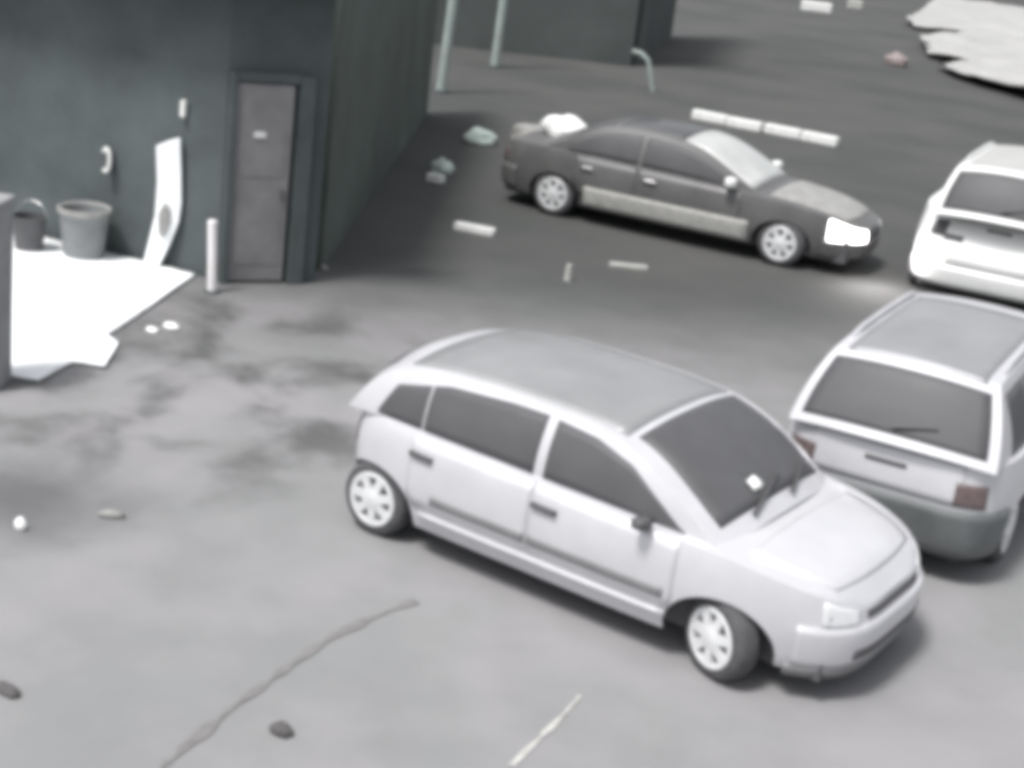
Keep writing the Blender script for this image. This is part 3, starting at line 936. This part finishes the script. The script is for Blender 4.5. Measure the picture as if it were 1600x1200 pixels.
plank((-6.85, 7.62), 0.56, R(18), 'white plank on the ground left of the dark saloon rear wheel', 0.13, 0.10)
plank((-4.60, 7.95), 0.50, R(38), 'pale grey plank lying on the ground along the dark saloon side', 0.10, 0.06, 'wornpaint')
st = empty('marker_post', (-4.73, 6.70, 0), 0, 'tiny pale marker stub on the ground before the dark saloon', 'marker')
v, f = tube([(0, 0, 0), (0, 0, 0.2)], [0.05, 0.035], 10); link('stub', v, f, 'wornpaint', st, True)
bp_ = empty('bent_pipe', (-13.30, 23.55, 0), R(30), 'pale bent pipe sticking up from the dark road in the background', 'pipe')
v, f = tube([(0, 0, 0), (-0.1, 0, 0.35), (-0.22, 0, 0.72), (-0.40, 0, 0.85), (-0.62, 0, 0.88)], 0.06, 10); link('pipe', v, f, 'palepole', bp_, True)
for (x, y), L, lab in (((-24.4, 57.4), 1.35, 'larger white concrete block on the far road at the top'), ((-24.9, 63.0), 0.7, 'smaller white concrete block on the far road at the top')):
    o = box('road_block', (0, 0, 0.22), (L, 0.4, 0.44), 'whitepaint' if L > 1 else 'wornpaint', None, 0, 0.06)
    o.location = (x, y, 0); o.rotation_euler = (0, 0, R(30))
    tag(o, lab, 'road block', 'white blocks on the far road')
bag('plastic_bag', (-13.6, 39.9), (0.75, 0.6, 0.4), 'pinkbag', 'small pinkish bag left of the pale tarpaulin at top right', 'bag', 8)

# pale tarpaulin heaped at the top right
def tarpaulin():
    bm = bmesh.new()
    poly = [(-29.3, 86.4), (-24.0, 69.6), (-20.7, 58.9), (-19.4, 56.5), (-17.4, 57.6), (-17.3, 55.6), (-15.9, 55.0), (-17.0, 50.9), (-15.5, 47.2), (-14.0, 49.4), (-14.2, 44.3), (-12.3, 43.2), (-12.7, 41.1), (-11.5, 39.2), (-10.0, 37.7), (-9.1, 37.2), (-8.3, 36.4), (-7.0, 35.6), (-1, 37), (6, 46), (4, 72), (-10, 92)]
    vs = [bm.verts.new((x, y, 0)) for x, y in poly]
    bm.faces.new(vs)
    bmesh.ops.triangulate(bm, faces=bm.faces)
    for _ in range(5):
        long_ = [e for e in bm.edges if e.calc_length() > 0.8]
        bmesh.ops.subdivide_edges(bm, edges=long_, cuts=1)
        bmesh.ops.triangulate(bm, faces=bm.faces)
    cx, cy = -6, 52
    for v in bm.verts:
        d = min(1.0, 0.15 + 0.085 * max(0, 22 - math.hypot(v.co.x - cx, (v.co.y - cy) * 0.7)))
        v.co.z = 0.05 + 0.5 * d * (0.5 + 0.6 * noise.noise(v.co * 0.35)) + 0.12 * noise.noise(v.co * 1.3)
        v.co.z = max(0.03, v.co.z)
    bmesh.ops.recalc_face_normals(bm, faces=bm.faces)
    me = bpy.data.meshes.new('tarpaulin'); bm.to_mesh(me); bm.free()
    me.polygons.foreach_set('use_smooth', [True] * len(me.polygons))
    me.materials.append(M['tarp'])
    o = bpy.data.objects.new('tarpaulin', me); C.objects.link(o)
    return tag(o, 'large pale crumpled tarpaulin spread beyond the cars at top right', 'tarpaulin')
tarpaulin()

# litter and stones on the concrete
def litter(name, px, size, m, lab, cat, seed, rz=0.0):
    return tag(lump(name, (px[0], px[1], 0), size, m, seed, 0.3, rz, sub=2), lab, cat)
litter('paper_scrap', (-6.0, 1.08), (0.16, 0.10, 0.05), 'whitebag', 'left of two white paper scraps below the white sheet corner', 'paper', 11)
litter('paper_scrap', (-5.98, 1.32), (0.20, 0.13, 0.06), 'whitebag', 'right of two white paper scraps below the white sheet corner', 'paper', 12)
litter('plastic_bottle', (-2.94, -2.09), (0.20, 0.09, 0.06), 'greybag', 'small crushed pale bottle on open concrete left of the silver hatchback', 'bottle', 13, R(40))
litter('tin_can', (-3.18, -2.70), (0.09, 0.09, 0.09), 'whitebag', 'small bright white can in the dark oil stain at left', 'can', 14)
litter('stone', (-0.14, -3.29), (0.14, 0.12, 0.06), 'stone', 'dark stone on pale concrete right of the tar seam', 'stone', 15)
litter('stone', (-1.50, -4.10), (0.20, 0.10, 0.05), 'stone', 'flat dark stone at the left edge near the bottom', 'stone', 16)
litter('paper_scrap', (-6.75, 4.35), (0.30, 0.12, 0.06), 'greybag', 'pale paper scrap at the foot of the boundary wall', 'paper', 17)
